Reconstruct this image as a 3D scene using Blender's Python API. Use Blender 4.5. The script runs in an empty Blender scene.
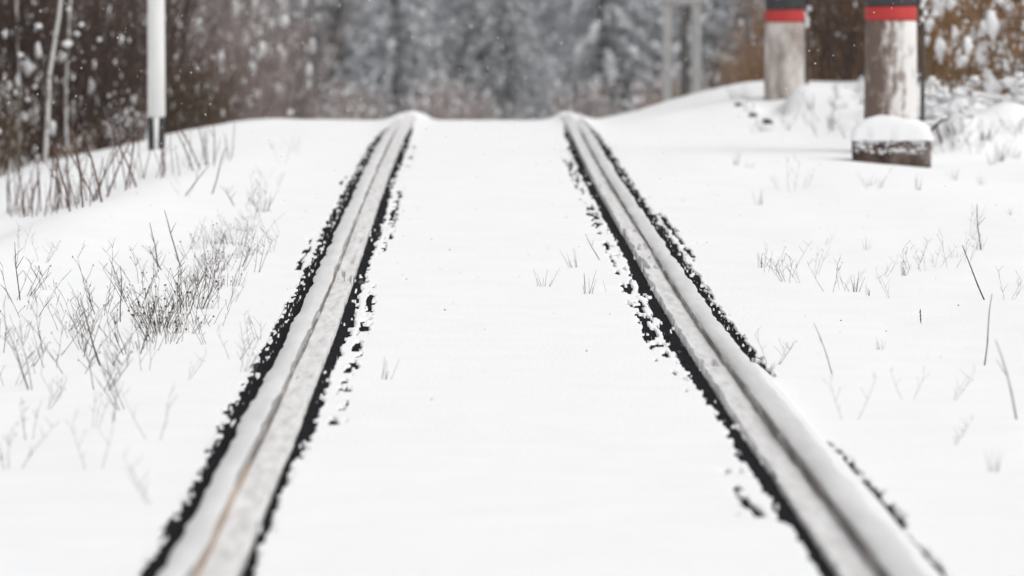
import bpy, math, random
import numpy as np
from mathutils import Vector, Matrix

rnd = random.Random(7)
scene = bpy.context.scene
col = scene.collection

# ------------------------------------------------------------------ camera
FPX, VX, VY = 5689.0, 464.0, 14.0          # focal length in pixels, vanishing point of the track
CAM = Vector((-0.169, 0.0, 1.26))
cam_d = bpy.data.cameras.new("camera")
cam = bpy.data.objects.new("camera", cam_d)
col.objects.link(cam)
cam_d.sensor_width = 36.0
cam_d.lens = FPX / 1024 * 36.0
cam_d.clip_start = 0.5
cam_d.clip_end = 3000
pitch = math.atan((288 - VY) / FPX)
yaw = math.atan((512 - VX) / FPX)
cam.location = CAM
cam.rotation_euler = (math.pi / 2 - pitch, 0, -yaw)
cam_d.dof.use_dof = True
cam_d.dof.focus_distance = 24.0
cam_d.dof.aperture_fstop = 4.2
cam_d.dof.aperture_blades = 9
scene.camera = cam

# ------------------------------------------------------------------ sky, sun, exposure
SUN_EL, SUN_AZ = math.radians(58), math.radians(115)
w = bpy.data.worlds.new("World")
scene.world = w
w.use_nodes = True
nt = w.node_tree
bg = nt.nodes["Background"]
sky = nt.nodes.new("ShaderNodeTexSky")
sky.sky_type = 'NISHITA'
sky.sun_disc = False
sky.sun_elevation = SUN_EL
sky.sun_rotation = SUN_AZ
sky.dust_density = 4.0
hs = nt.nodes.new("ShaderNodeHueSaturation")      # the cloud deck greys the blue out of the sky
hs.inputs["Saturation"].default_value = 0.12
nt.links.new(sky.outputs[0], hs.inputs["Color"])
nt.links.new(hs.outputs[0], bg.inputs["Color"])
bg.inputs["Strength"].default_value = 0.125
sun_d = bpy.data.lights.new("sun", 'SUN')
sun_d.energy = 0.5
sun_d.angle = math.radians(85)
sun_d.color = (1.0, 0.97, 0.93)
sun = bpy.data.objects.new("sun", sun_d)
col.objects.link(sun)
sd = Vector((math.sin(SUN_AZ) * math.cos(SUN_EL), math.cos(SUN_AZ) * math.cos(SUN_EL), math.sin(SUN_EL)))
sun.rotation_euler = sd.to_track_quat('Z', 'Y').to_euler()
sun.location = (0, 0, 40)
scene.view_settings.view_transform = 'Standard'
scene.view_settings.look = 'None'
scene.view_settings.gamma = 1.0
scene.view_settings.exposure = 0.38
scene.view_settings.use_curve_mapping = False


# ------------------------------------------------------------------ helpers
def _hash(ix, iy, seed):
    h = (ix.astype(np.int64) * 374761393 + iy.astype(np.int64) * 668265263 + seed * 974634777) & 0xFFFFFFFF
    h = ((h ^ (h >> 13)) * 1274126177) & 0xFFFFFFFF
    h = h ^ (h >> 16)
    return (h & 0xFFFFFF) / float(0xFFFFFF)


def vnoise(x, y, seed=0):
    x = np.asarray(x, float); y = np.asarray(y, float)
    x, y = np.broadcast_arrays(x, y)
    ix, iy = np.floor(x), np.floor(y)
    fx, fy = x - ix, y - iy
    fx = fx * fx * (3 - 2 * fx); fy = fy * fy * (3 - 2 * fy)
    a = _hash(ix, iy, seed); b = _hash(ix + 1, iy, seed)
    c = _hash(ix, iy + 1, seed); d = _hash(ix + 1, iy + 1, seed)
    return ((a * (1 - fx) + b * fx) * (1 - fy) + (c * (1 - fx) + d * fx) * fy) * 2 - 1


def fbm(x, y, seed=0, octs=3):
    s, a, t = 0, 1.0, 0
    for k in range(octs):
        s = s + a * vnoise(np.asarray(x) * 2 ** k, np.asarray(y) * 2 ** k, seed + 17 * k)
        t += a
        a *= 0.5
    return s / t


def sstep(a, b, x):
    t = np.clip((np.asarray(x, float) - a) / (b - a), 0, 1)
    return t * t * (3 - 2 * t)


def gauss(x, s):
    return np.exp(-(np.asarray(x) / s) ** 2)


def new_mesh(name, V, F, mats, fmat=None, smooth=False):
    me = bpy.data.meshes.new(name)
    me.from_pydata(V if isinstance(V, list) else V.tolist(), [], F if isinstance(F, list) else F.tolist())
    for m in (mats if isinstance(mats, (list, tuple)) else [mats]):
        me.materials.append(m)
    if fmat is not None:
        me.polygons.foreach_set("material_index", np.asarray(fmat, np.int32))
    if smooth:
        me.polygons.foreach_set("use_smooth", np.ones(len(me.polygons), bool))
    me.update()
    return me


def link(name, data, parent=None, loc=None, rot=None, **props):
    o = bpy.data.objects.new(name, data)
    col.objects.link(o)
    if parent is not None:
        o.parent = parent
    if loc is not None:
        o.location = loc
    if rot is not None:
        o.rotation_euler = rot
    for k, v in props.items():
        o[k] = v
    return o


def grid_mesh(name, X, Y, Z, mat, smooth=True):
    nr, nc = Z.shape
    V = np.empty((nr * nc, 3), np.float32)
    V[:, 0] = X.ravel(); V[:, 1] = Y.ravel(); V[:, 2] = Z.ravel()
    idx = np.arange(nr * nc, dtype=np.int32).reshape(nr, nc)
    F = np.stack([idx[:-1, :-1], idx[:-1, 1:], idx[1:, 1:], idx[1:, :-1]], -1).reshape(-1, 4)
    me = bpy.data.meshes.new(name)
    me.vertices.add(len(V)); me.vertices.foreach_set("co", V.ravel())
    me.loops.add(F.size); me.loops.foreach_set("vertex_index", F.ravel())
    me.polygons.add(len(F))
    me.polygons.foreach_set("loop_start", np.arange(0, F.size, 4, dtype=np.int32))
    me.polygons.foreach_set("use_smooth", np.full(len(F), smooth))
    me.update(calc_edges=True)
    me.materials.append(mat)
    return me


class MB:
    """collects faces of one mesh, several material slots"""
    def __init__(self):
        self.V, self.F, self.M = [], [], []

    def tube(self, pts, radii, sides=4, m=0, cap=True):
        base = len(self.V)
        n = len(pts)
        for i, p in enumerate(pts):
            p = Vector(p)
            a = Vector(pts[max(i - 1, 0)]); b = Vector(pts[min(i + 1, n - 1)])
            t = (b - a).normalized() if (b - a).length > 1e-9 else Vector((0, 0, 1))
            ref = Vector((1, 0, 0)) if abs(t.x) < 0.8 else Vector((0, 1, 0))
            u = t.cross(ref).normalized(); v = t.cross(u)
            for k in range(sides):
                an = 2 * math.pi * k / sides
                q = p + (u * math.cos(an) + v * math.sin(an)) * radii[i]
                self.V.append((q.x, q.y, q.z))
        for i in range(n - 1):
            for k in range(sides):
                k2 = (k + 1) % sides
                self.F.append((base + i * sides + k, base + i * sides + k2, base + (i + 1) * sides + k2, base + (i + 1) * sides + k))
                self.M.append(m)
        if cap:
            self.F.append(tuple(base + (n - 1) * sides + k for k in range(sides))); self.M.append(m)
            self.F.append(tuple(base + k for k in reversed(range(sides)))); self.M.append(m)

    def blob(self, c, rx, ry, rz, m=0, jit=0.25, r=rnd):
        base = len(self.V)
        t = (1 + 5 ** 0.5) / 2
        ico = [(-1, t, 0), (1, t, 0), (-1, -t, 0), (1, -t, 0), (0, -1, t), (0, 1, t), (0, -1, -t), (0, 1, -t), (t, 0, -1), (t, 0, 1), (-t, 0, -1), (-t, 0, 1)]
        fs = [(0, 11, 5), (0, 5, 1), (0, 1, 7), (0, 7, 10), (0, 10, 11), (1, 5, 9), (5, 11, 4), (11, 10, 2), (10, 7, 6), (7, 1, 8), (3, 9, 4), (3, 4, 2), (3, 2, 6), (3, 6, 8), (3, 8, 9), (4, 9, 5), (2, 4, 11), (6, 2, 10), (8, 6, 7), (9, 8, 1)]
        for x, y, z in ico:
            j = (1 + r.uniform(-jit, jit)) / 1.9
            self.V.append((c[0] + x * rx * j, c[1] + y * ry * j, c[2] + z * rz * j))
        for f in fs:
            self.F.append(tuple(base + i for i in f)); self.M.append(m)

    def octa(self, c, rx, ry, rz, m=0):
        b = len(self.V)
        self.V += [(c[0] + rx, c[1], c[2]), (c[0] - rx, c[1], c[2]), (c[0], c[1] + ry, c[2]), (c[0], c[1] - ry, c[2]), (c[0], c[1], c[2] + rz), (c[0], c[1], c[2] - rz)]
        for f in ((0, 2, 4), (2, 1, 4), (1, 3, 4), (3, 0, 4), (2, 0, 5), (1, 2, 5), (3, 1, 5), (0, 3, 5)):
            self.F.append(tuple(b + i for i in f)); self.M.append(m)

    def quad(self, a, b, c, d, m=0):
        i = len(self.V)
        self.V += [tuple(a), tuple(b), tuple(c), tuple(d)]
        self.F.append((i, i + 1, i + 2, i + 3)); self.M.append(m)

    def tri(self, a, b, c, m=0):
        i = len(self.V)
        self.V += [tuple(a), tuple(b), tuple(c)]
        self.F.append((i, i + 1, i + 2)); self.M.append(m)

    def mesh(self, name, mats, smooth=False):
        return new_mesh(name, self.V, self.F, mats, self.M if isinstance(mats, (list, tuple)) and len(mats) > 1 else None, smooth)


def lathe(mb, prof, sides=24, m=0, wob=0.0, seed=0, mfun=None):
    """surface of revolution about z; prof = [(r, z)...]"""
    r_ = random.Random(seed)
    base = len(mb.V)
    for (r, z) in prof:
        for k in range(sides):
            a = 2 * math.pi * k / sides
            q = r * (1 + r_.uniform(-wob, wob))
            mb.V.append((q * math.cos(a), q * math.sin(a), z))
    for i in range(len(prof) - 1):
        for k in range(sides):
            k2 = (k + 1) % sides
            mb.F.append((base + i * sides + k, base + i * sides + k2, base + (i + 1) * sides + k2, base + (i + 1) * sides + k))
            mb.M.append(m)
    mb.F.append(tuple(base + (len(prof) - 1) * sides + k for k in range(sides))); mb.M.append(m)
    mb.F.append(tuple(base + k for k in reversed(range(sides)))); mb.M.append(m)


# ------------------------------------------------------------------ materials
def mat(name, stops, scale=5.0, rough=0.8, bump=0.0, bscale=None, detail=6.0, spec=0.3, stretch=None, metal=0.0):
    m = bpy.data.materials.new(name)
    m.use_nodes = True
    t = m.node_tree
    b = t.nodes["Principled BSDF"]
    b.inputs["Roughness"].default_value = rough
    b.inputs["Specular IOR Level"].default_value = spec
    b.inputs["Metallic"].default_value = metal
    tc = t.nodes.new("ShaderNodeTexCoord")
    src = tc.outputs["Object"]
    if stretch:
        mp = t.nodes.new("ShaderNodeMapping")
        mp.inputs["Scale"].default_value = stretch
        t.links.new(src, mp.inputs[0]); src = mp.outputs[0]
    n = t.nodes.new("ShaderNodeTexNoise")
    n.inputs["Scale"].default_value = scale
    n.inputs["Detail"].default_value = detail
    n.inputs["Roughness"].default_value = 0.6
    t.links.new(src, n.inputs["Vector"])
    cr = t.nodes.new("ShaderNodeValToRGB")
    el = cr.color_ramp.elements
    while len(el) < len(stops):
        el.new(0.5)
    for e, (p, c) in zip(el, stops):
        e.position = p
        e.color = (c[0], c[1], c[2], 1)
    t.links.new(n.outputs["Fac"], cr.inputs[0])
    t.links.new(cr.outputs[0], b.inputs["Base Color"])
    if bump:
        n2 = t.nodes.new("ShaderNodeTexNoise")
        n2.inputs["Scale"].default_value = bscale or scale * 4
        n2.inputs["Detail"].default_value = 4
        t.links.new(src, n2.inputs["Vector"])
        bp = t.nodes.new("ShaderNodeBump")
        bp.inputs["Strength"].default_value = 1.0
        bp.inputs["Distance"].default_value = bump
        t.links.new(n2.outputs["Fac"], bp.inputs["Height"])
        t.links.new(bp.outputs[0], b.inputs["Normal"])
    return m


M_SNOW = mat("snow", [(0.3, (0.86, 0.865, 0.87)), (0.7, (0.9, 0.9, 0.9))], 3.0, 0.75, 0.004, 60, spec=0.25)
M_SNOWCLUMP = mat("snow_clump", [(0.3, (0.8, 0.8, 0.81)), (0.7, (0.86, 0.86, 0.86))], 8.0, 0.8)
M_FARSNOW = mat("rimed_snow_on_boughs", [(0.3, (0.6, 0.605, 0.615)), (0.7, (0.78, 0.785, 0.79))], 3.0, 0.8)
M_FROST = mat("frosted_snow_on_rail", [(0.3, (0.62, 0.615, 0.61)), (0.5, (0.70, 0.695, 0.69)), (0.68, (0.77, 0.765, 0.76))], 1.0, 0.45, 0.001, 40, spec=0.45, stretch=(14, 1.2, 14))
M_DIRTY = mat("scuffed_dirty_snow", [(0.28, (0.54, 0.53, 0.52)), (0.45, (0.66, 0.65, 0.64)), (0.62, (0.74, 0.735, 0.73))], 1.0, 0.85, 0.002, 3, stretch=(26, 3, 26), detail=5)
M_ORANGE = mat("orange_rail_rust", [(0.3, (0.30, 0.215, 0.16)), (0.6, (0.47, 0.37, 0.30)), (0.75, (0.6, 0.53, 0.48))], 1.5, 0.8, stretch=(6, 0.8, 6))
M_STEEL = mat("worn_rail_steel", [(0.35, (0.28, 0.26, 0.24)), (0.65, (0.42, 0.40, 0.385))], 6.0, 0.45, stretch=(8, 0.6, 8), spec=0.5)
M_RUST = mat("rusty_rail_side", [(0.3, (0.10, 0.09, 0.083)), (0.5, (0.19, 0.172, 0.16)), (0.66, (0.5, 0.48, 0.465))], 2.0, 0.8, stretch=(6, 0.8, 6))
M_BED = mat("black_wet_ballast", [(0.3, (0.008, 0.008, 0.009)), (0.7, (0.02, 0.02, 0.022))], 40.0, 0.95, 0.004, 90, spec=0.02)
M_WHITEP = mat("white_paint", [(0.3, (0.74, 0.735, 0.715)), (0.6, (0.84, 0.835, 0.82))], 4.0, 0.6, stretch=(3, 3, 0.8))
M_BLACKP = mat("black_paint", [(0.3, (0.014, 0.016, 0.02)), (0.7, (0.03, 0.033, 0.04))], 8.0, 0.5)
M_SLATE = mat("faded_black_paint", [(0.3, (0.03, 0.03, 0.034)), (0.7, (0.065, 0.062, 0.065))], 8.0, 0.7)
M_RED = mat("red_paint", [(0.25, (0.45, 0.03, 0.03)), (0.7, (0.56, 0.055, 0.05))], 7.0, 0.6)
M_GREYCONC = mat("grey_concrete", [(0.3, (0.30, 0.29, 0.28)), (0.7, (0.46, 0.45, 0.44))], 5.0, 0.9, stretch=(2, 2, 0.6))
M_PALECONC = mat("pale_concrete", [(0.3, (0.42, 0.415, 0.405)), (0.7, (0.56, 0.55, 0.54))], 4.0, 0.9, stretch=(2, 2, .6))
M_TRUNKGREY = mat("grey_weathered_timber", [(0.3, (0.13, 0.12, 0.11)), (0.7, (0.24, 0.225, 0.21))], 5.0, 0.9)
M_DARKWOOD = mat("dark_weathered_wood", [(0.3, (0.05, 0.045, 0.04)), (0.7, (0.11, 0.1, 0.09))], 6.0, 0.9)
M_BLOCK = mat("dirty_brown_block", [(0.36, (0.015, 0.014, 0.014)), (0.5, (0.10, 0.065, 0.05)), (0.66, (0.22, 0.19, 0.175))], 5.0, 0.9, 0.01, 20)
M_BARK = mat("dark_twig_bark", [(0.3, (0.032, 0.019, 0.014)), (0.7, (0.09, 0.052, 0.036))], 5.0, 0.9)
M_REDBARK = mat("reddish_twig_bark", [(0.3, (0.16, 0.125, 0.115)), (0.7, (0.32, 0.26, 0.245))], 5.0, 0.9)
M_TAN = mat("tan_twig_bark", [(0.3, (0.16, 0.092, 0.048)), (0.7, (0.32, 0.195, 0.105))], 5.0, 0.9)
M_LEAF = mat("withered_leaf", [(0.3, (0.15, 0.075, 0.03)), (0.7, (0.36, 0.205, 0.095))], 4.0, 0.9)
M_BIRCH = mat("birch_bark", [(0.34, (0.14, 0.13, 0.12)), (0.42, (0.6, 0.58, 0.56)), (0.7, (0.75, 0.73, 0.71))], 3.0, 0.8, stretch=(2, 2, 7))
M_TRUNK = mat("conifer_bark", [(0.3, (0.05, 0.042, 0.038)), (0.7, (0.11, 0.095, 0.085))], 5.0, 0.95)
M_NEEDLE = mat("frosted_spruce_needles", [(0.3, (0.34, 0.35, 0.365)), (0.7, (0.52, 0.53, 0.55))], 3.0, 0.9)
M_STEM = mat("dry_weed_stem", [(0.3, (0.04, 0.026, 0.022)), (0.7, (0.11, 0.076, 0.06))], 12.0, 0.9)
M_STEMRED = mat("brown_weed_stem", [(0.3, (0.075, 0.045, 0.035)), (0.7, (0.17, 0.11, 0.085))], 12.0, 0.9)
M_STEMGREY = mat("frosted_weed_stem", [(0.3, (0.22, 0.20, 0.19)), (0.7, (0.42, 0.40, 0.38))], 12.0, 0.9)
M_ROCK = mat("dark_stone", [(0.3, (0.03, 0.03, 0.03)), (0.7, (0.1, 0.095, 0.09))], 9.0, 0.9)


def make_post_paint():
    """whitewash on concrete, brown to white across object X, boundary broken up by noise"""
    m = mat("brown_white_concrete", [(0.3, (0.5, 0.5, 0.5)), (0.7, (0.5, 0.5, 0.5))], 4.0, 0.85)
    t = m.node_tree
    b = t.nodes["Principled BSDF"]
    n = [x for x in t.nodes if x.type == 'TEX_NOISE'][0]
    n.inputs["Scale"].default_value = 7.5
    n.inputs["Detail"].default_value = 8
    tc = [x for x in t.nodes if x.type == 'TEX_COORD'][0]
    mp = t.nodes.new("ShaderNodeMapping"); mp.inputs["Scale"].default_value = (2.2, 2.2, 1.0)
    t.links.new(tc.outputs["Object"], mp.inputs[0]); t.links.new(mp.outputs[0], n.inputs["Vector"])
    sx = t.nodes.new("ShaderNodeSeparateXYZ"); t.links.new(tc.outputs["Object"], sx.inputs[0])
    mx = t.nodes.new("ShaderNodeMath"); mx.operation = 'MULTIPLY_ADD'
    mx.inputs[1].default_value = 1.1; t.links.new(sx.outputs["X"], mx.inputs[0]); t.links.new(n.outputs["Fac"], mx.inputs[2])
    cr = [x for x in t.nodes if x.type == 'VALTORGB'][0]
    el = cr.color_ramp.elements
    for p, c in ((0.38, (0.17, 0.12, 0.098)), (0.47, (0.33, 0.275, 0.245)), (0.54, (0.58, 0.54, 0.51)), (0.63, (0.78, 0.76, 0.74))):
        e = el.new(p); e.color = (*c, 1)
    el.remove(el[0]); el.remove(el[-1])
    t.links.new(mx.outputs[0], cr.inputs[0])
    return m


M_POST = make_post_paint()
M_POST2 = mat("bleached_stained_concrete", [(0.34, (0.25, 0.20, 0.17)), (0.48, (0.44, 0.39, 0.355)), (0.62, (0.68, 0.64, 0.61))], 3.0, 0.85, stretch=(2, 2, 1))

# ------------------------------------------------------------------ ground shape
RC = 0.7975                                   # rail centre from the track axis


_py = np.arange(-100, 2500, 0.5)
_ps = np.interp(_py, [20, 25, 44, 62, 84, 110, 260, 330, 420], [0, .0115, .0115, -.03, -.03, -.012, -.006, 0, .04])
_pz = np.concatenate([[0], np.cumsum((_ps[1:] + _ps[:-1]) * .25)])


def profile(Y):
    """height of the track: level, up a slight rise, over a crest and down"""
    return np.interp(np.asarray(Y, float), _py, _pz)


def bend_x(Y):
    """the track drifts slightly to the right near the crest"""
    return 0.10 * (np.clip(np.asarray(Y, float) - 34, 0, 30) / 24) ** 2


def base_height(X, Y):
    X = np.asarray(X, float); Y = np.asarray(Y, float)
    z = profile(Y)
    # left: shoulder, then a shallow ditch towards the thicket
    z = z - 0.40 * sstep(2.0, 4.6, -X) * sstep(20, 34, Y)
    cx = -2.55 + 0.055 * (Y - 28)
    z = z + 0.07 * gauss(X - cx, 0.45) * sstep(23, 27, Y) * (1 - sstep(31, 46, Y))
    z = z - 0.10 * gauss(X - (cx - 0.8), 0.5) * sstep(26, 30, Y) * (1 - sstep(42, 50, Y))
    # right: raised bank at the far side, small ditch beside it
    z = z + 0.38 * sstep(0.9, 2.7, X) * sstep(46, 56, Y) * (1 - sstep(60, 80, Y))
    z = z + 0.07 * gauss(X - 3.05, 0.28) * gauss(Y - 46.5, 2.5)
    z = z + 0.21 * np.exp(-(((X - 2.98) / .37) ** 2 + ((Y - 50.3) / 1.1) ** 2) ** 1.7) + .06 * gauss(X - 2.72, .13) * gauss(Y - 50.0, .6) + 0.14 * gauss(X - 3.45, 0.22) * gauss(Y - 48.6, 1.2) - 0.09 * gauss(X - 2.52, 0.15) * gauss(Y - 50.8, 1.0)
    z = z - 0.085 * sstep(2.45, 3.7, X) * sstep(30, 37, Y) * (1 - sstep(41.5, 43.5, Y))
    for (bx, by, h, s) in ((3.55, 40.4, .13, .22), (3.95, 40.9, .20, .3), (4.4, 41.8, .26, .35), (3.3, 41.2, .1, .18), (3.75, 42.6, .22, .3), (4.8, 42.5, .3, .4), (3.45, 43.4, .16, .22)):
        z = z + 1.5 * h * gauss(X - bx, s) * gauss(Y - by - 2.6, s * 3)
    # land rising into the wood far away
    z = z + 0.3 * sstep(5, 14, np.abs(X)) * fbm(X * .06, Y * .06, 5, 3) * 2
    return z


def snow_bumps(X, Y):
    side = sstep(1.0, 1.7, np.abs(X))
    n = 0.028 * fbm(X * .7, Y * .35, 11, 3) * (0.4 + 0.6 * side) + 0.007 * fbm(X * 3.2, Y * 1.6, 12, 3) * (0.3 + 0.7 * side)
    return n + 0.02 * side * fbm(X * .9, Y * .5, 19, 2)


def gap_depth(X, Y):
    """torn strips in the snow on both flanks of each rail: 1 inside, 0 outside"""
    out = np.zeros(np.broadcast(X, Y).shape)
    for s in (-1, 1):
        sd_ = 0 if s < 0 else 100
        u = s * X - RC
        near = (u > -.30) & (u < 0.235)
        far = 1 - sstep(46, 52, Y)
        j1 = vnoise(Y * 0.9, 0, 31 + sd_) * .009 + vnoise(Y * 3.2, 0, 32 + sd_) * .008 + vnoise(Y * 7.0, u * 60, 33 + sd_) * .012 + vnoise(Y * 15, u * 120, 34 + sd_) * .010
        j2 = vnoise(Y * 0.8, 3, 41 + sd_) * .008 + vnoise(Y * 3.5, 3, 42 + sd_) * .008 + vnoise(Y * 7.0, u * 60, 43 + sd_) * .012 + vnoise(Y * 15, u * 120, 44 + sd_) * .010
        isl = vnoise(u * 55, Y * 5.5, 51 + sd_)
        # outer gap
        wo = np.interp(Y, [12, 14, 17, 20, 38, 50], [.104, .110, .120, .128, .132, .125] if s < 0 else [.125, .125, .12, .118, .13, .12])
        lo = np.where(Y < 20.5, .082, .030) if s > 0 else .030
        ow = wo + j1
        close = np.zeros_like(u)
        if s > 0:
            close = sstep(16.6, 17.4, Y) * (1 - sstep(19.2, 20.0, Y))
        ow = 0.05 + (ow - 0.05) * far * (1 - close)
        g = (u > lo) & (u < ow) & ~((vnoise(u * 110, Y * 8, 55 + sd_) > 0.5) & (u > 0.085))
        # thin second line outside of it
        lab = vnoise(Y * 0.35, 9, 61 + sd_)
        g2 = (u > wo + .020 + j2 * .6) & (u < wo + .050 + j1 * .9) & (lab + .5 * vnoise(Y * 3, u * 40, 62 + sd_) > (0.15 if s < 0 else 0.2)) & (Y > (27 if s < 0 else 19.5)) & (Y < 44)
        # inner gap beyond the wheel groove
        i0 = -0.118 + 0.35 * j2; i1 = i0 - np.interp(Y, [13, 17, 22, 30], [.034, .045, .052, .058] if s < 0 else [.052, .058, .066, .068]) - j1 * .9
        i1 = i0 + (i1 - i0) * far
        g3 = (u < i0) & (u > i1) & ~((isl < -0.82))
        lab2 = vnoise(Y * 0.4, 5, 71 + sd_)
        g4 = (u < -.205 + j2 * .6) & (u > (-.245 if s < 0 else -.262) - j1) & (lab2 + .9 * vnoise(Y * 3, u * 45, 72 + sd_) > np.where((Y > 19) & (Y < 34), -.08, np.where(Y < 16, -.35, .12))) & (((Y > 17.5) if s < 0 else ((Y > 19) | ((Y > 14.2) & (Y < 15.7)))) & (Y < 44)) & (isl > -.3)
        # rail joints and chairs breaking the groove
        g5 = np.zeros_like(g)
        for yj, wd in ((26.2, .5), (27.6, .35), (35.5, .5), (19.3, .2), (29.4, .25)):
            yy = yj + (0 if s < 0 else 1.1)
            g5 |= (np.abs(Y - yy) < wd) & (u < -.045) & (u > -.13) & (vnoise(u * 60, Y * 4, 81 + sd_) > .28)
        out = np.where(near & (g | g2 | g3 | g4 | g5), 1.0, out)
    return out


def groove(X, Y):
    z = np.zeros(np.broadcast(X, Y).shape)
    for s in (-1, 1):
        u = s * X - RC
        in_g = (u < -0.036) & (u > -0.125)
        g0 = 0.012 if s < 0 else np.interp(Y, [15, 20], [-.003, .011])
        z = z + np.where(in_g, g0 + .0045 * fbm(u * 30, Y * 3, 91 + s, 2), 0)
        z = z - np.where(np.abs(u) <= 0.036, 0.10, 0)
        if s > 0:
            z = z + .026 * (u > .036) * (u < .083) * (1 - sstep(19.5, 21, Y))
        # near the crest the snow has drifted over the rail
        z = z + 0.085 * gauss(u, .16) * sstep(44, 57, Y) + np.where(np.abs(u) <= 0.036, 0.10 * sstep(50.5, 51.5, Y), 0)
    return z


def H(x, y):
    x = x - bend_x(y)
    return float(base_height(x, y) + snow_bumps(x, y))


def cols():
    xs = []
    fine = np.arange(-0.30, 0.2301, 0.0046)
    xs += list(RC + fine); xs += list(-(RC + fine))
    xs += list(np.linspace(-0.48, 0.48, 33))
    x, st = RC + 0.26, 0.035
    while x < 1500:
        xs += [x, -x]
        st = 0.045 if x < 5 else st * 1.13
        x += st
    return np.unique(np.round(np.array(xs), 5))


def rows():
    ys = list(np.arange(-60, 9, 3.0))
    y = 9.0
    while y < 62:
        ys.append(y)
        y += min(max(0.00013 * y * y, 0.016), 0.06)
    st = 0.1
    while y < 2000:
        ys.append(y)
        st *= 1.07
        y += st
    return np.array(ys)


gx, gy = cols(), rows()
GX, GY = np.meshgrid(gx, gy)
GZ = base_height(GX, GY) + snow_bumps(GX, GY) + groove(GX, GY)
act = (GY > 4) & (GY < 62)
gd = gap_depth(GX, GY) * act
GZ = np.where(gd > 0.5, base_height(GX, GY) + snow_bumps(GX, GY) - 0.06, GZ)
gme = grid_mesh("snow_ground", GX + bend_x(GY), GY, GZ, M_SNOW)
gme.materials.append(M_DIRTY)
ug = np.abs(GX) - RC
gr = ((ug < -.034) & (ug > -.135) & (GY > 5) & (GY < 53))[:-1, :-1]
gme.polygons.foreach_set("material_index", gr.ravel().astype(np.int32))
link("snow_ground", gme, kind="structure")

# dark wet ballast that shows through the torn strips
for s in (-1, 1):
    bu = np.arange(-0.33, 0.2601, 0.012)
    by = rows(); by = by[(by > 3) & (by < 64)][::1]
    by = np.concatenate([np.arange(3.5, 9, .5), by])
    BX, BY = np.meshgrid(s * (RC + bu) if s > 0 else np.sort(s * (RC + bu)), by)
    BZ = base_height(BX, BY) + snow_bumps(BX, BY) - 0.009 + 0.005 * vnoise(BX * 45, BY * 14, 7) + 0.003 * vnoise(BX * 90, BY * 30, 8)
    ub = s * BX - RC
    BZ = BZ - np.where((ub > -.125) & (ub < .028), .03, 0)
    link("track_ballast", grid_mesh("track_ballast", BX + bend_x(BY), BY, BZ, M_BED, False), kind="structure")

# ------------------------------------------------------------------ rails
RAIL_TOP = 0.030
prof = [(-.0375, -.034), (-.0375, -.006), (-.033, -.001), (-.018, 0.0), (.018, 0.0), (.033, -.001), (.0375, -.006), (.0375, -.034),
        (.009, -.046), (.009, -.135), (.066, -.15), (.066, -.165), (-.066, -.165), (-.066, -.15), (-.009, -.135), (-.009, -.046)]
pm = [1, 1, 0, 0, 0, 1, 1] + [1] * 9
LAB_RAIL = {-1: "frosted steel rail beside the weeds and white pole", 1: "frosted steel rail nearer the concrete posts with red bands"}
for s in (-1, 1):
    ys = np.concatenate([np.arange(2, 60, .4), np.arange(60, 120, 2.0)])
    zs = profile(ys) + RAIL_TOP - 0.03 * sstep(60, 70, ys)
    V, F, FM = [], [], []
    n = len(prof)
    for y, z in zip(ys, zs):
        for (px, pz) in prof:
            V.append((s * RC + px + float(bend_x(y)), y, z + pz))
    for i in range(len(ys) - 1):
        for k in range(n):
            k2 = (k + 1) % n
            F.append((i * n + k, (i + 1) * n + k, (i + 1) * n + k2, i * n + k2)); FM.append(2 if pm[k] == 1 and s < 0 and ys[i] < 15.4 else pm[k])
    rail = link("steel_rail", new_mesh("steel_rail", V, F, [M_STEEL, M_RUST, M_ORANGE], FM), label=LAB_RAIL[s], category="rail", group="rails of the snowy track")
    # crust of snow lying on the head, its outer lip torn
    cu = np.linspace(0, 1, 15)
    cy = rows(); cy = cy[(cy > 9) & (cy < 58)]
    cy = np.concatenate([np.arange(3, 9, .5), cy])
    CU, CY = np.meshgrid(cu, cy)
    o_edge = np.interp(CY, [12, 15, 20], [.036, .038, .047] if s < 0 else [.05, .05, .047]) + .007 * vnoise(CY * 1.7, 1, 131 + s) + .005 * vnoise(CY * 6, 2, 132 + s)
    i_edge = -.027 - .006 * vnoise(CY * .9, 1, 133 + s) - .004 * vnoise(CY * 4, 2, 134 + s)
    U = i_edge + (o_edge - i_edge) * CU
    th = .014 * np.clip(1 - (2 * CU - 1) ** 2, 0, 1) ** .7 * (.85 + .2 * vnoise(U * 20, CY * .8, 135)) - .001
    CZ = profile(CY) + RAIL_TOP + th
    me = grid_mesh("snow_crust", s * RC + s * U + bend_x(CY), CY, CZ, M_FROST)
    if s < 0:
        me.flip_normals()
    link("snow_crust", me, rail)


# ------------------------------------------------------------------ placing helpers
Rm = cam.rotation_euler.to_matrix()


def at_depth(px, Y):
    """X of picture column px at distance Y (so a thing can be stood there on the ground)"""
    d = Rm @ Vector(((px - 512) / FPX, 0, -1))
    t = (Y - CAM.y) / d.y
    return CAM.x + d.x * t


def hit(px, py):
    """first ground point seen at a picture position"""
    d = Rm @ Vector(((px - 512) / FPX, -(py - 288) / FPX, -1))
    ys = np.arange(10, 75, .04)
    t = (ys - CAM.y) / d.y
    xs = CAM.x + d.x * t; zs = CAM.z + d.z * t
    xt = xs - bend_x(ys)
    g = base_height(xt, ys) + snow_bumps(xt, ys)
    k = np.argmax(zs < g)
    if not (zs < g).any():
        return None
    return (float(xs[k]), float(ys[k]), float(g[k]))


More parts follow.
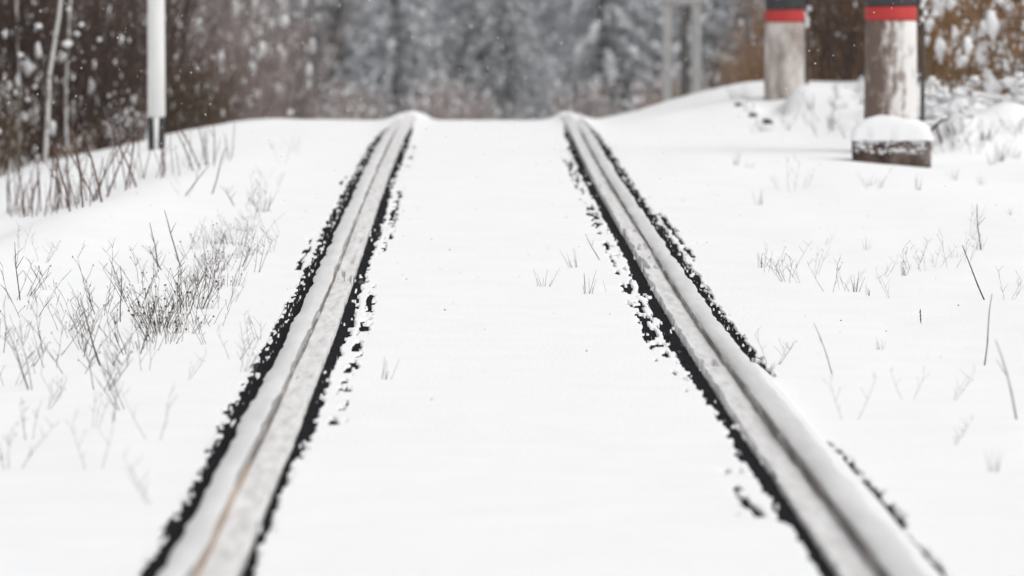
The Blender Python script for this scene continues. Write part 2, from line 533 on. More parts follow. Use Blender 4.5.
# ------------------------------------------------------------------ posts and poles
def cyl_part(name, parent, r0, r1, z0, z1, m, sides=28, wob=0.0, seed=0, rings=6):
    mb = MB()
    pr = []
    for i in range(rings + 1):
        f = i / rings
        pr.append((r0 + (r1 - r0) * f, z0 + (z1 - z0) * f))
    e = min(.012, r0 * .2)
    pr = [(r0 - e, z0)] + [(pr[0][0], z0 + e)] + pr[1:-1] + [(pr[-1][0], z1 - e), (r1 - e, z1)]
    lathe(mb, pr, sides, 0, wob, seed)
    return link(name, mb.mesh(name, [m], True), parent)


def concrete_post(px, Y, r, y0, y1, y2, label, mshaft, rotz):
    x = at_depth(px, Y); z = H(x, Y)
    band0, band1, black1 = [CAM.z - (v - VY) / FPX * Y - z for v in (y0, y1, y2)]
    e = link("concrete_post", None, loc=(x, Y, z), rot=(0, 0, rotz), label=label, category="post", group="round concrete posts with red bands")
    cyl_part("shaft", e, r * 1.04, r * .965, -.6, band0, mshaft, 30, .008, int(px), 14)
    cyl_part("red_band", e, r * .972 + .003, r * .968 + .003, band0, band1, M_RED, 30)
    cyl_part("black_band", e, r * .965, r * .94, band1, black1, M_SLATE, 30)
    cyl_part("upper_shaft", e, r * .94, r * .86, black1, black1 + 1.2, M_GREYCONC, 30)
    return e


post1 = concrete_post(784, 52.0, .185, 22, 10, -40, "round bleached concrete post with red band, sunk behind a snow mound", M_POST2, 0)
post2 = concrete_post(890, 42.3, .198, 20.5, 6.5, -55, "round brown and white post with red band, standing behind snow capped block", M_POST, 0)

# slim posts just behind them, snow stuck to their upper ends
def slim_post(px, Y, label, r=.022, h=2.2, mark=False):
    x = at_depth(px, Y); z = H(x, Y)
    e = link("slim_post", None, loc=(x, Y, z), label=label, category="post", group="slim dark posts behind the concrete posts")
    cyl_part("pole", e, r, r * .9, -.3, h, M_DARKWOOD, 10)
    cyl_part("black_sleeve", e, r * 1.5, r * 1.45, CAM.z + .07 - z, h - .3, M_BLACKP, 10)
    mb = MB()
    for k in range(4):
        mb.blob((rnd.uniform(-.02, .02), -.03, CAM.z - .1 - z + .0 + k * .05 + (0 if mark else .06)), .022, .022, .03)
    link("snow_lump", mb.mesh("snow_lump", [M_SNOWCLUMP], True), e, kind="stuff")
    return e


slim_post(922, 43.4, "slim dark post just behind the brown and white post", .017)
slim_post(806.5, 53.0, "slim dark post with snow lumps behind the bleached post", .016, mark=True)

# white pole with a black foot
xw, yw = at_depth(157, 46.0), 46.0
zw = H(xw, yw)
wp = link("white_pole", None, loc=(xw, yw, zw), label="tall white pole with black foot and white stripe, beside the thicket", category="pole")
zf = CAM.z - (117 - VY) / FPX * yw - zw
cyl_part("shaft", wp, .071, .066, zf, 3.4, M_WHITEP, 20)
cyl_part("black_foot", wp, .068, .068, -.5, zf, M_BLACKP, 20)
mb = MB()
mb.tube([(0.0, -.068, -.05), (0.0, -.064, zf)], [.014, .022], 8)
link("white_stripe", mb.mesh("white_stripe", [M_WHITEP], True), wp)

# concrete block with its cap of snow
xb, yb = at_depth(891, 41.0), 41.0
zb = H(xb, yb) + .012
blk = link("concrete_block", None, loc=(xb, yb, zb), rot=(0, 0, math.radians(-6)), label="low dirty concrete block under a thick cap of snow", category="block")


def rough_box(name, hx, hy, z0, z1, m, parent, seed, amp=.012, bev=.02, n=14):
    """box with worn, uneven faces"""
    r_ = random.Random(seed)
    V, F = [], []
    def face(o, a, b, na, nb):
        base = len(V)
        for i in range(na + 1):
            for j in range(nb + 1):
                p = Vector(o) + Vector(a) * i / na + Vector(b) * j / nb
                V.append(tuple(p))
        for i in range(na):
            for j in range(nb):
                q = base + i * (nb + 1) + j
                F.append((q, q + nb + 1, q + nb + 2, q + 1))
    dx, dy, dz = 2 * hx, 2 * hy, z1 - z0
    nz = 6
    face((-hx, -hy, z0), (dx, 0, 0), (0, 0, dz), n, nz)
    face((hx, hy, z0), (-dx, 0, 0), (0, 0, dz), n, nz)
    face((hx, -hy, z0), (0, dy, 0), (0, 0, dz), n, nz)
    face((-hx, hy, z0), (0, -dy, 0), (0, 0, dz), n, nz)
    face((-hx, -hy, z1), (dx, 0, 0), (0, dy, 0), n, n)
    A = np.array(V)
    q = np.stack([np.clip(A[:, 0], -hx + bev, hx - bev), np.clip(A[:, 1], -hy + bev, hy - bev), np.clip(A[:, 2], z0, z1 - bev)], 1)
    d = A - q
    L = np.linalg.norm(d, axis=1, keepdims=True)
    A = np.where(L > 1e-6, q + d / np.maximum(L, 1e-6) * bev, A)
    k = A * 17 + seed
    A = A + amp * np.stack([vnoise(k[:, 1] + k[:, 2] * 1.7, k[:, 0], 3), vnoise(k[:, 0] + k[:, 2] * 1.3, k[:, 1], 4), vnoise(k[:, 0], k[:, 1] + k[:, 2] * 1.9, 5)], 1)
    return link(name, new_mesh(name, A, F, [m], None, True), parent)


rough_box("block_body", .28, .20, -.25, .165, M_BLOCK, blk, 3)
# snow cap: rounded pillow with an overhanging lip
nu, nv = 40, 24
UU, VV = np.meshgrid(np.linspace(-1, 1, nu), np.linspace(-1, 1, nv))
ed = np.clip(1 - np.abs(UU) ** 7, 0, 1) * np.clip(1 - np.abs(VV) ** 5, 0, 1)
capz = .160 + .175 * (ed ** .42) * (1 - .30 * np.abs(UU - .06) ** 2.6) * (1 + .10 * fbm(UU * 1.6, VV * 1.6, 77, 2)) * (.93 + .07 * fbm(UU * 2, VV * 2, 4, 2)) - .004
lip = .012 * vnoise(UU * 5, VV * 5, 9)
CXX = UU * .292 + lip * (np.abs(UU) > .95); CYY = VV * .215 + lip * (np.abs(VV) > .93)
link("snow_cap", grid_mesh("snow_cap", CXX, CYY, capz, M_SNOW), blk)
mb = MB()
for k in range(130):                                           # snow stuck in patches on the front face
    a = rnd.uniform(-.25, .25)
    mb.blob((a, -.203, .165 - .10 * rnd.random() ** 1.7), rnd.uniform(.006, .022), .006, rnd.uniform(.004, .011))
link("stuck_snow", mb.mesh("stuck_snow", [M_SNOWCLUMP], True), blk, kind="stuff")

# stones poking out of the bank by the bleached post
def stone(px, py, r, label):
    h_ = hit(px, py)
    if h_ is None:
        return
    o = link("stone", None, loc=h_, label=label, category="stone", group="dark stones in the snow by the bleached post")
    m1 = MB(); m1.blob((0, 0, r * .2), r, r, r * .8, jit=.3)
    link("stone_body", m1.mesh("stone_body", [M_ROCK]), o)
    m2 = MB(); m2.blob((0, .25 * r, r * .85), r * .95, r * .8, r * .38, jit=.15)
    link("snow_cap", m2.mesh("snow_cap", [M_SNOWCLUMP], True), o)


stone(738, 106, .035, "leftmost dark stone in the bank below the bleached post")
stone(753, 117, .045, "dark stone in the bank just below the bleached post")
stone(768, 124, .05, "lowest dark stone in the bank before the bleached post")

# far double pole (two concrete legs and a dark one, crosspiece)
ye = 72.0
pl = link("double_pole", None, loc=(at_depth(680, ye), ye, H(at_depth(680, ye), ye)), label="pale double leg power pole with crosspiece, beyond the crest", category="power pole")
for dx, r, m in ((-.165, .062, M_PALECONC), (.20, .068, M_PALECONC)):
    mb = MB(); mb.tube([(dx, 0, -.5), (dx * .95, 0, 7.0)], [r, r * .8], 14)
    link("leg", mb.mesh("leg", [m], True), pl)
mb = MB(); mb.tube([(.05, .12, -.5), (.05, .12, 7.0)], [.05, .045], 10)
link("middle_post", mb.mesh("middle_post", [M_TRUNKGREY], True), pl)
for z in (CAM.z + 12 / FPX * ye - H(at_depth(680, ye), ye), 4.6, 6.6):
    mb = MB(); mb.tube([(-.28, -.09, z), (.28, -.09, z)], [.05, .05], 4)
    link("crosspiece", mb.mesh("crosspiece", [M_GREYCONC]), pl)
mb = MB(); mb.tube([(-.9, -.1, 6.8), (.9, -.1, 6.8)], [.05, .05], 4)
arm = link("crossarm", mb.mesh("crossarm", [M_DARKWOOD]), pl)
for dx in (-.8, 0, .8):
    mb = MB(); mb.tube([(dx, -.1, 6.85), (dx, -.1, 6.92), (dx, -.1, 7.0), (dx, -.1, 7.05)], [.02, .05, .05, .03], 10)
    link("insulator", mb.mesh("insulator", [M_WHITEP], True), arm)


# ------------------------------------------------------------------ shrubs and trees (one mesh set per variant, copied)
def bend(p0, d, L, n, r_, curl=.12, up=0.0):
    pts = [Vector(p0)]
    d = Vector(d).normalized()
    for i in range(n):
        d = (d + Vector((r_.uniform(-curl, curl), r_.uniform(-curl, curl), r_.uniform(-curl * .5, curl * .5) + up))).normalized()
        pts.append(pts[-1] + d * L / n)
    return pts


def shrub_meshes(seed, hgt, nstem, spread, twig_m, leafy=0, snowy=0.5, thick=.009, blobs=1.0):
    r_ = random.Random(seed)
    st, sn, lf = MB(), MB(), MB()
    for i in range(nstem):
        a = r_.uniform(0, 6.28)
        rr = spread * math.sqrt(r_.random())
        p0 = (rr * math.cos(a), rr * math.sin(a), -.1)
        lean = r_.uniform(.02, .32)
        L = hgt * r_.uniform(.55, 1.05)
        pts = bend(p0, (lean * math.cos(a), lean * math.sin(a), 1), L, 6, r_, .10)
        th = thick * r_.uniform(.6, 1.3)
        st.tube(pts, [th * (1 - .13 * k) for k in range(7)], 3, 0, False)
        for t in range(r_.randint(5, 9)):
            k = r_.randint(1, 5)
            b = r_.uniform(0, 6.28)
            q = pts[k].lerp(pts[k + 1], r_.random())
            tp = bend(q, (math.cos(b), math.sin(b), r_.uniform(.3, 1.4)), L * r_.uniform(.12, .33), 3, r_, .2)
            st.tube(tp, [th * .5, th * .45, th * .35, th * .2], 3, 0, False)
            if r_.random() < snowy:
                c = tp[r_.randint(0, 3)]
                sz = (.008 + .040 * r_.random() ** 2.4) * blobs
                sn.blob(c, sz * r_.uniform(.5, 1.2), sz * .8, sz * r_.uniform(.7, 2.4), 0, .4, r_)
            for l in range(leafy):
                c = tp[r_.randint(1, 3)] + Vector((r_.uniform(-.03, .03), r_.uniform(-.03, .03), r_.uniform(-.05, .02)))
                e1 = Vector((r_.uniform(-1, 1), r_.uniform(-1, 1), r_.uniform(-1, .3))).normalized() * r_.uniform(.02, .045)
                e2 = e1.cross(Vector((r_.uniform(-1, 1), r_.uniform(-1, 1), r_.uniform(-1, 1)))).normalized() * .016
                lf.quad(c, c + e1 * .5 + e2, c + e1, c + e1 * .5 - e2)
    out = [("stems", st.mesh("stems", [twig_m]), None)]
    if lf.F:
        out.append(("leaves", lf.mesh("leaves", [M_LEAF]), "stuff"))
    if sn.F:
        out.append(("snow_clumps", sn.mesh("snow_clumps", [M_SNOWCLUMP], True), "stuff"))
    return out


def make_thing(name, parts, loc, rotz, scale, label, cat, group):
    e = bpy.data.objects.new(name, None)
    col.objects.link(e)
    e.location = loc; e.rotation_euler = (0, 0, rotz); e.scale = (scale, scale, scale)
    e["label"] = label; e["category"] = cat
    if group:
        e["group"] = group
    for nm, me, kd in parts:
        c = bpy.data.objects.new(nm, me)
        col.objects.link(c)
        c.parent = e
        if kd:
            c["kind"] = kd
    return e


M_BROWN = mat("brown_twig_bark", [(0.3, (0.05, 0.031, 0.017)), (0.7, (0.12, 0.078, 0.044))], 5.0, 0.9)
brown_sh = [shrub_meshes(90 + i, 2.0, 30, .6, M_BROWN, 0, .06, .010) for i in range(3)]
dark_sh = [shrub_meshes(100 + i, 2.0, 26, .42, M_BARK, 0, .10, .011) for i in range(4)]
snow_sh = [shrub_meshes(120 + i, 1.7, 24, .40, M_BARK, 0, .40, .010, 1.2) for i in range(3)]
tan_sh = [shrub_meshes(140 + i, 2.0, 30, .45, M_TAN, 7, .05, .010) for i in range(3)]
tansnow_sh = [shrub_meshes(160 + i, 1.3, 15, .42, M_TAN, 12, .9, .009, 1.3) for i in range(3)]
red_sh = [shrub_meshes(180 + i, 2.2, 26, .55, M_REDBARK, 0, .22, .013, 1.5) for i in range(3)]


def scatter(n, xr, yr, name, vars_, label, cat, group, smin=.8, smax=1.2, sink=.03, cond=None):
    k = 0
    tries = 0
    while k < n and tries < n * 30:
        tries += 1
        x, y = rnd.uniform(*xr), rnd.uniform(*yr)
        if cond and not cond(x, y):
            continue
        make_thing(name, rnd.choice(vars_), (x, y, H(x, y) - sink), rnd.uniform(0, 6.28), rnd.uniform(smin, smax), label, cat, group)
        k += 1


# left thicket
scatter(60, (-8.5, -3.5), (50, 64), "bare_shrub", dark_sh, "dark leafless shrub in the thicket beyond the white pole", "shrub", "dark shrubs of the left thicket", .8, 1.3,
        cond=lambda x, y: x < -3.1 - (y - 50) * .03)
scatter(13, (-6.8, -3.7), (49, 54), "snowy_shrub", snow_sh, "leafless shrub dotted with snow at the thicket's left edge", "shrub", "snow dotted shrubs at the left edge", .7, 1.1,
        cond=lambda x, y: x < -3.7)
scatter(16, (-3.5, -2.5), (56, 60), "brown_shrub", brown_sh, "rusty brown shrub just right of the white pole", "shrub", "brown shrubs right of the white pole", .35, .5)
scatter(30, (-7.5, -2.2), (64, 82), "bare_shrub", red_sh, "reddish bare shrub behind the dark thicket", "shrub", "reddish shrubs behind the left thicket", .8, 1.3)
# right brush
scatter(46, (3.3, 7.5), (53, 66), "brown_shrub", tan_sh + tan_sh + brown_sh + dark_sh[:2], "rusty brown leafy shrub behind the two red banded posts", "shrub", "brown brush behind the concrete posts", .8, 1.2)
scatter(30, (4.05, 6.5), (46.5, 52), "snowy_brown_shrub", tansnow_sh, "brown shrub loaded with snow at the right edge", "shrub", "snow loaded brush at the right edge", .7, 1.15,
        cond=lambda x, y: x > 4.0 + (y - 46) * .04)
scatter(12, (3.15, 4.7), (66, 76), "brown_shrub", tan_sh, "low brown shrub between the double pole and bleached post", "shrub", "brown brush left of the bleached post", .4, .6)
# small bushes all but buried in snow beside the block
def buried(seed):
    r_ = random.Random(seed)
    st, sn = MB(), MB()
    for i in range(9):
        a = r_.uniform(0, 6.28)
        tp = bend((r_.uniform(-.1, .1), r_.uniform(-.1, .1), -.05), (math.cos(a), math.sin(a), r_.uniform(.5, 1.6)), r_.uniform(.18, .42), 5, r_, .25, -.12)
        st.tube(tp, [.011, .010, .009, .008, .006, .004], 3)
        for q in tp[2:]:
            if r_.random() < .75:
                z_ = r_.uniform(.022, .052)
                sn.blob((q.x, q.y, q.z + z_ * .3), z_ * r_.uniform(1.2, 2.6), z_ * 1.6, z_ * .7, 0, .4, r_)
    return [("stems", st.mesh("stems", [M_BARK]), None), ("snow_pillows", sn.mesh("snow_pillows", [M_SNOW], True), "stuff")]


bur = [buried(260 + i) for i in range(4)]
scatter(24, (3.15, 4.9), (43.2, 46.8), "buried_bush", bur, "low bush almost buried in snow right of the block", "bush", "snow buried bushes beside the block", .5, .95)
scatter(2, (3.2, 3.5), (49.5, 50.5), "buried_bush", bur, "low snow buried bush on the mound by the bleached post", "bush", "snow buried bushes on the mound", .5, .8)
scatter(26, (-4.9, -2.9), (49.0, 53), "low_brown_bush", tansnow_sh[:1] + snow_sh, "low snow flecked brown bush at the foot of the left thicket", "bush", "low bushes at the thicket's foot", .16, .32)
scatter(7, (-5.0, -4.15), (47.6, 50), "brown_shrub", brown_sh, "brown shrub at the very left edge, nearest of the thicket", "shrub", "near brown shrubs at the left edge", .4, .6)
scatter(7, (2.55, 3.3), (74, 80), "low_brown_shrub", tan_sh + red_sh, "low brown shrub right beside the double pole", "shrub", "low shrubs beside the double pole", .28, .4)
# reddish brush below the far wood
scatter(90, (-9, 8), (92, 128), "bare_shrub", red_sh, "reddish bare shrub at the foot of the far wood", "shrub", "reddish brush before the far wood", .33, .62,
        cond=lambda x, y: abs(x - at_depth(680, y)) > .0)


# birches and thin trunks in the left thicket
def sapling(seed, hgt, r0, m, snow=.4, nb=16):
    r_ = random.Random(seed)
    tr, br, sn = MB(), MB(), MB()
    pts = bend((0, 0, -.2), (r_.uniform(-.05, .05), 0, 1), hgt, 12, r_, .11)
    tr.tube(pts, [r0 * (1 - .07 * k) for k in range(13)], 7)
    for i in range(nb):
        k = r_.randint(1, 11)
        a = r_.uniform(0, 6.28)
        q = pts[k].lerp(pts[k + 1], r_.random())
        L = hgt * r_.uniform(.08, .22)
        tp = bend(q, (math.cos(a), math.sin(a), r_.uniform(.4, 1.2)), L, 4, r_, .18)
        br.tube(tp, [r0 * .3, r0 * .26, r0 * .2, r0 * .14, r0 * .08], 3, 0, False)
        for j in range(5):
            b = r_.uniform(0, 6.28)
            sp = bend(tp[r_.randint(1, 4)], (math.cos(b), math.sin(b), r_.uniform(0, 1)), L * .4, 2, r_, .2)
            br.tube(sp, [r0 * .12, r0 * .1, r0 * .05], 3, 0, False)
            if r_.random() < snow:
                sz = r_.uniform(.012, .035)
                sn.blob(sp[1], sz * 1.4, sz, sz, 0, .3, r_)
    out = [("trunk", tr.mesh("trunk", [m], True), None), ("crown", br.mesh("crown", [M_BARK]), None)]
    if sn.F:
        out.append(("snow_clumps", sn.mesh("snow_clumps", [M_SNOWCLUMP], True), "stuff"))
    return out


birch = [sapling(200 + i, 6.0, .021, M_BIRCH) for i in range(3)]
dark_tree = [sapling(220 + i, 7.0, .06, M_TRUNK, .25, 22) for i in range(4)]
for px, Y, sc, lab in ((44, 49.5, 1.0, "pale thin birch trunk in front of the left thicket, the brightest one"),
                       (70, 51, .75, "short pale birch stem right of the brightest birch"),
                       (16, 51, .8, "pale birch at the far left edge of the thicket"),
                       (88, 58, .8, "thin birch halfway between the brightest birch and white pole")):
    x = at_depth(px, Y)
    make_thing("birch_tree", birch[rnd.randint(0, 2)], (x, Y, H(x, Y)), rnd.uniform(0, 6), sc, lab, "birch", "thin birches in the left thicket")
scatter(40, (-10, -3.4), (60, 96), "bare_tree", dark_tree, "dark bare tree standing among the thicket on the left", "tree", "dark bare trees in the left thicket", .8, 1.3,
        cond=lambda x, y: x < -3.3 - (y - 60) * .02)
scatter(16, (4.6, 10), (66, 90), "bare_tree", dark_tree, "dark bare tree behind the brown brush on the right", "tree", "dark bare trees behind the right brush", .8, 1.3)


# snow laden spruces of the far wood
def spruce(seed, hgt, wid):
    r_ = random.Random(seed)
    tr, cr, sn = MB(), MB(), MB()
    tr.tube([(0, 0, -.4), (0, 0, hgt * .5), (0, 0, hgt)], [hgt * .016, hgt * .01, .01], 7)
    z = .35
    while z < hgt - .2:
        f = 1 - z / hgt
        nb = r_.randint(6, 9)
        a0 = r_.uniform(0, 6.28)
        for b in range(nb):
            if r_.random() < .12:
                continue
            a = a0 + 6.283 * b / nb + r_.uniform(-.25, .25)
            L = wid * (f ** .8) * r_.uniform(.65, 1.1) + .12
            dirv = Vector((math.cos(a), math.sin(a), 0))
            side = Vector((-math.sin(a), math.cos(a), 0))
            n = max(3, int(L / .26))
            prev = Vector((0, 0, z))
            for i in range(1, n + 1):
                t = i / n
                p = dirv * (L * t) + Vector((0, 0, z + .10 * L * math.sin(t * 2.2) - .30 * L * t * t))
                w_ = (.13 + .20 * L * .5) * (1 - .6 * t)
                for s in (-1, 1):
                    tip = p + side * s * w_ * r_.uniform(.8, 1.4) + dirv * .12 + Vector((0, 0, -r_.uniform(.05, .22)))
                    cr.tri(prev, p, tip)
                    tip2 = prev.lerp(p, .5) + side * s * w_ * .45 + Vector((0, 0, -r_.uniform(.12, .30)))
                    cr.tri(prev, p, tip2)
                if r_.random() < .72:
                    q = prev.lerp(p, .5)
                    sn.octa((q.x, q.y, q.z + .03), r_.uniform(.05, .17) * (.7 + .4 * L), r_.uniform(.05, .17) * (.7 + .4 * L), r_.uniform(.04, .11))
                prev = p
        z += r_.uniform(.26, .40)
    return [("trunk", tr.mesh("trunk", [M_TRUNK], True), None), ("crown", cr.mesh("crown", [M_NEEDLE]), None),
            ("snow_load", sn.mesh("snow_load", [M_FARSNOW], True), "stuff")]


spruces = [spruce(300 + i, h, wd) for i, (h, wd) in enumerate(((7.5, 1.7), (9.0, 2.0), (6.0, 1.5), (10.5, 2.1), (5.0, 1.4)))]
k = 0
pts_ = []
while k < 150:
    y = 128 + 110 * rnd.random() ** 1.3
    x = rnd.uniform(-.13 * y, .13 * y)
    if any((x - a) ** 2 + (y - b) ** 2 < 1.7 for a, b in pts_):
        continue
    pts_.append((x, y))
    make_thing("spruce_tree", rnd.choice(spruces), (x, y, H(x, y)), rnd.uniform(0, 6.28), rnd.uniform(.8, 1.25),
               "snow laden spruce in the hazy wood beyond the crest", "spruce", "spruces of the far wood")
    k += 1


# ------------------------------------------------------------------ weeds in the snow
def weed_meshes(seed, kind):
    r_ = random.Random(seed)
    mb = MB()
    if kind == "stalk":
        pts = bend((0, 0, -.05), (r_.uniform(-.25, .25), r_.uniform(-.2, .2), 1), r_.uniform(.28, .42), 5, r_, .09)
        mb.tube(pts, [.0042, .004, .0037, .0033, .0027, .0018], 4)
        if r_.random() < .4:
            q = pts[3]
            mb.tube(bend(q, (r_.uniform(-1, 1), r_.uniform(-.5, .5), 1), .08, 2, r_), [.0025, .002, .0012], 3)
    elif kind == "forb":
        n = r_.randint(2, 4)
        for i in range(n):
            a = r_.uniform(0, 6.28)
            pts = bend((0.02 * math.cos(a), .02 * math.sin(a), -.04), (.5 * math.cos(a), .5 * math.sin(a), 1), r_.uniform(.14, .30), 5, r_, .14)
            mb.tube(pts, [.0017, .0016, .0014, .0012, .0010, .0007], 3)
            for t in range(r_.randint(2, 5)):
                q = pts[r_.randint(2, 5)]
                b = r_.uniform(0, 6.28)
                tp = bend(q, (math.cos(b) * .8, math.sin(b) * .8, 1), r_.uniform(.03, .08), 2, r_, .2)
                mb.tube(tp, [.0012, .001, .0007], 3)
                if r_.random() < .15:
                    mb.octa(tp[-1], .003, .003, .005)
    elif kind == "tuft":
        for i in range(r_.randint(10, 18)):
            a = r_.uniform(0, 6.28)
            rr = .07 * math.sqrt(r_.random())
            pts = bend((rr * math.cos(a), rr * math.sin(a), -.03), (.45 * math.cos(a), .45 * math.sin(a), 1), r_.uniform(.06, .18), 3, r_, .2)
            mb.tube(pts, [.0015, .0014, .0011, .0007], 3)
            if r_.random() < .25:
                mb.octa(pts[-1], .006, .006, .006)
    elif kind == "fan":
        for i in range(r_.randint(5, 9)):
            a = r_.uniform(-1, 1)
            pts = bend((a * .02, r_.uniform(-.02, .02), -.03), (a * .55, r_.uniform(-.25, .25), 1), r_.uniform(.07, .17), 3, r_, .12)
            mb.tube(pts, [.0020, .0018, .0014, .0008], 3)
    else:   # leaf: a curled withered leaf on a stub
        mb.tube([(0, 0, -.02), (.01, 0, .05), (.0, 0, .09)], [.003, .003, .002], 4)
        for i in range(3):
            z = .02 + i * .028
            mb.quad((0, 0, z), (.022, .008, z + .012), (.012, .0, z + .045), (-.012, -.006, z + .025))
    return mb


WEED = {}
for kind, nvar in (("stalk", 6), ("forb", 6), ("tuft", 6), ("fan", 5), ("leaf", 2)):
    for m in (M_STEM, M_STEMRED, M_STEMGREY):
        WEED[kind, m.name] = [weed_meshes(400 + i + hash_ * 10, kind).mesh("weed_stems", [m]) for i in range(nvar) for hash_ in (len(kind),)]


def weed(px, py, kind, m, label, group=None, s=1.0, name="dry_weed", lean=0.0):
    h_ = hit(px, py)
    if h_ is None:
        return
    me = rnd.choice(WEED[kind, m.name])
    o = bpy.data.objects.new(name, me)
    col.objects.link(o)
    o.location = (h_[0], h_[1], h_[2] - .005)
    o.rotation_euler = (rnd.uniform(-.1, .1), lean + rnd.uniform(-.12, .12), rnd.uniform(0, 6.28) if not lean else 0)
    sc = s * rnd.uniform(.8, 1.2)
    o.scale = (sc, sc, sc)
    o["label"] = label; o["category"] = "weed"
    if group:
        o["group"] = group
    return o


# tall stalks along the shoulder
G1 = ("brown upright stalk in the row along the left shoulder", "tall stalks on the left shoulder")
line = [(8, 216), (45, 215), (75, 207), (105, 200), (130, 186), (160, 178), (200, 172), (232, 160)]
def on_line(t, ln):
    xs = [p[0] for p in ln]; ys = [p[1] for p in ln]
    x = xs[0] + (xs[-1] - xs[0]) * t
    return x, float(np.interp(x, xs, ys))
for i in range(95):
    x, y = on_line(rnd.random() ** 1.5, line)
    weed(x + rnd.uniform(-4, 4), y + rnd.uniform(-5, 3), "stalk", M_STEMRED if rnd.random() < .85 else M_STEM, *G1, s=rnd.choice((.6, .8, 1.05, 1.3)))
for px, py, ln_, lab in ((183, 196, .42, "dark stalk leaning right, left one of the leaning pair"), (213, 194, .55, "dark stalk leaning right, right one of the leaning pair")):
    weed(px, py, "stalk", M_STEM, lab, None, 1.0, lean=ln_)
# dense patch at the focus distance
G2 = ("thin branched weed in the loose patch left of the rails", "branched weeds of the left patch")
for i in range(58):
    t = rnd.random()
    x, y = on_line(t, [(15, 325), (80, 345), (130, 335), (190, 300), (230, 265), (262, 215)])
    weed(x + rnd.gauss(0, 16), y + rnd.gauss(0, 26), "forb", M_STEM if rnd.random() < .7 else M_STEMGREY, *G2, s=rnd.uniform(.5, 1.1))
G3 = ("small dark tuft in the dense middle of the weed patch", "dark tufts of the left patch")
for i in range(40):
    x, y = on_line(rnd.random() ** .8, [(140, 335), (175, 312), (200, 292), (225, 262), (240, 245)])
    weed(x + rnd.gauss(0, 12), y + rnd.gauss(0, 12), "tuft", M_STEM, *G3, s=rnd.uniform(.5, 1.0))
for px, py in ((215, 245), (222, 236), (205, 250), (244, 232), (252, 220), (258, 205), (236, 240), (262, 212)):
    weed(px, py, "tuft", M_STEM if rnd.random() < .5 else M_STEMGREY, *G3, s=.8)
G4 = ("tall single stalk rising from the left weed patch", "single stalks of the left patch")
for px, py in ((75, 374), (104, 366), (122, 364), (138, 283), (28, 318), (50, 356), (20, 300), (170, 270), (180, 262), (158, 268), (120, 322)):
    weed(px, py, rnd.choice(("forb", "forb", "stalk")), M_STEM, *G4, s=rnd.uniform(.7, .95))
G5 = ("faint frosted weed in the near left snow", "faint weeds in the near left snow")
for px, py in ((12, 470), (30, 440), (90, 430), (110, 422), (130, 410), (160, 505), (155, 440), (240, 372), (232, 360), (250, 350), (248, 376), (180, 380), (60, 400), (210, 345), (40, 410), (8, 385), (95, 470), (20, 250), (40, 262), (260, 340)):
    weed(px, py, "forb", M_STEMGREY if rnd.random() < .7 else M_STEM, *G5, s=rnd.uniform(.5, .8))
G6 = ("faint stem in the snow left of the rail near the crest", "faint stems near the crest")
for i in range(12):
    weed(rnd.uniform(150, 300), rnd.uniform(150, 205), "forb", M_STEMGREY, *G6, s=.6)
# between the rails
for px, py, kd, sc, lab in ((543, 287, "fan", .8, "small grass fan between the rails, left of the bigger tuft"), (588, 294, "fan", 1.0, "thin tuft between the rails beside the right rail"),
                            (606, 292, "stalk", .22, "short dark stub at the right end of the tuft between rails"), (385, 380, "fan", .6, "faint grass fan between the rails beside the left rail"),
                            (575, 268, "fan", .7, "tiny fan just above the tuft between the rails")):
    weed(px, py, kd, M_STEMGREY if kd == "fan" else M_STEM, lab, None, sc)
weed(601, 260, "stalk", M_STEM, "slanting thin straw between the rails above the tuft", None, .5, lean=-.45)
# right side
G7 = ("thin weed in the sparse band across the right snow", "weeds of the right band")
for px, py in ((762, 268), (765, 272), (786, 278), (790, 282), (806, 284), (812, 275), (830, 292), (842, 290), (850, 292), (856, 292), (868, 296), (896, 298), (880, 278), (905, 276), (915, 270), (925, 272), (935, 268), (865, 250), (950, 268), (955, 258), (965, 262), (978, 250), (968, 235), (822, 246), (1006, 300)):
    weed(px, py, rnd.choice(("forb", "fan", "forb")), M_STEM if rnd.random() < .4 else M_STEMGREY, *G7, s=rnd.uniform(.5, .8))
weed(988, 300, "stalk", M_STEM, "long dark stalk at the right end of the sparse weed band", None, .8)
weed(982, 250, "stalk", M_STEM, "dark leaning stalk just behind the long stalk at the right", None, .8, lean=-.12)
weed(986, 366, "stalk", M_STEMGREY, "thin slanting straw low on the right", None, .7, lean=.35)
weed(921, 324, "leaf", M_STEM, "curled dark leaf stub in the right snow", None, .55, name="withered_leaf")
G8 = ("blurred pale stalk in the near right snow", "pale stalks in the near right snow")
for px, py in ((950, 445), (993, 472), (908, 400), (945, 400), (773, 370), (835, 375), (770, 365), (880, 350), (850, 420), (1020, 420)):
    weed(px, py, rnd.choice(("forb", "fan", "stalk")), M_STEMGREY, *G8, s=rnd.uniform(.4, .75))
G9 = ("faint stem in the far right snow below the block", "faint stems in the far right snow")
for px, py in ((780, 190), (790, 192), (800, 190), (868, 186), (880, 188), (872, 190), (735, 165), (750, 168), (918, 190), (1010, 215), (760, 205), (955, 180), (980, 185)):
    weed(px, py, rnd.choice(("fan", "forb")), M_STEMGREY, *G9, s=rnd.uniform(.5, .9))

G10 = ("dark twig sticking out of the snow bank around the concrete posts", "twigs in the bank by the posts")
for i in range(26):
    weed(rnd.uniform(735, 850), rnd.uniform(96, 140), rnd.choice(("fan", "forb", "tuft")), M_STEM, *G10, s=rnd.uniform(.6, 1.2))
for i in range(16):
    weed(rnd.uniform(935, 1020), rnd.uniform(120, 165), rnd.choice(("fan", "forb", "tuft")), M_STEM, *G10, s=rnd.uniform(.8, 1.4))

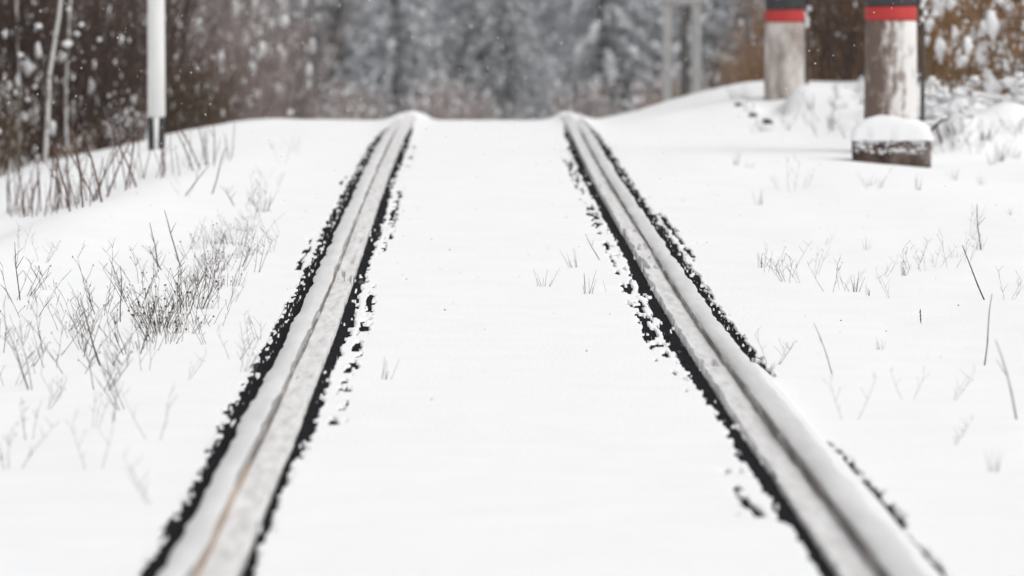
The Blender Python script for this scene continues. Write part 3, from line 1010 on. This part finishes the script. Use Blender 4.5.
# loose crumbs on the snow
crumb_me = []
for i in range(4):
    m1 = MB(); m1.blob((0, 0, .003), .010, .010, .006, 0, .4)
    crumb_me.append(m1.mesh("crumb", [M_ROCK]))
mb = MB()
for i in range(36):
    px, py = rnd.uniform(300, 1000), rnd.uniform(170, 400)
    h_ = hit(px, py)
    if h_ and min(abs(abs(h_[0]) - RC), 9) > .3:
        sz = rnd.uniform(.002, .004)
        mb.blob((h_[0], h_[1], h_[2] + .001), sz, sz * 1.5, sz * .8, 0, .4)
link("dark_crumbs", mb.mesh("dark_crumbs", [M_ROCK]), kind="stuff", label="dark crumbs and seeds scattered over the snow", category="crumbs")

# bent dark branch beside the block, snow along it
xbr, ybr = at_depth(933, 42.6), 42.6
br = link("fallen_branch", None, loc=(xbr, ybr, H(xbr, ybr) + .0), label="bent dark branch sticking out of the snow beside the block", category="branch")
mb = MB()
mb.tube([(-.16, 0, .10), (-.02, .02, .12), (.06, 0, .20), (.18, .03, .22), (.30, .05, .225)], [.012, .013, .012, .01, .006], 6)
mb.tube([(.02, .01, .16), (.05, -.02, .07), (.06, -.03, -.04)], [.009, .008, .006], 5)
link("limb", mb.mesh("limb", [M_BARK], True), br)
mb = MB()
for i in range(14):
    t = i / 13
    mb.blob((-.14 + .42 * t, .03, .14 + .10 * t + rnd.uniform(0, .02)), .04, .04, .022)
link("snow_lining", mb.mesh("snow_lining", [M_SNOWCLUMP], True), br, kind="stuff")

# ------------------------------------------------------------------ falling snow
mb = MB()
r_ = random.Random(5)
for i in range(5000):
    y = r_.uniform(16, 75)
    x = r_.uniform(-.13, .13) * y
    z = 1.57 + r_.uniform(-.085, .02) * y
    if z < float(profile(y)) + .1:
        continue
    s = r_.uniform(.0015, .0038)
    mb.octa((x, y, z), s, s, s)
link("falling_snow", mb.mesh("falling_snow", [M_SNOWCLUMP], True), kind="stuff", label="small snowflakes drifting down in the air", category="snowfall")

# ------------------------------------------------------------------ snowy air
HX, HY0, HY1, HZ0, HZ1 = 1600, -150, 2200, -20, 120
hv = [(x, y, z) for z in (HZ0, HZ1) for y in (HY0, HY1) for x in (-HX, HX)]
hf = [(0, 2, 3, 1), (4, 5, 7, 6), (0, 1, 5, 4), (2, 6, 7, 3), (0, 4, 6, 2), (1, 3, 7, 5)]
hm = bpy.data.materials.new("snowy_air")
hm.use_nodes = True
t = hm.node_tree
t.nodes.remove(t.nodes["Principled BSDF"])
pv = t.nodes.new("ShaderNodeVolumePrincipled")
pv.inputs["Color"].default_value = (0.92, 0.93, 0.95, 1)
pv.inputs["Density"].default_value = 0.0005
t.links.new(pv.outputs[0], t.nodes["Material Output"].inputs["Volume"])
link("haze", new_mesh("haze", hv, hf, [hm]), kind="stuff")
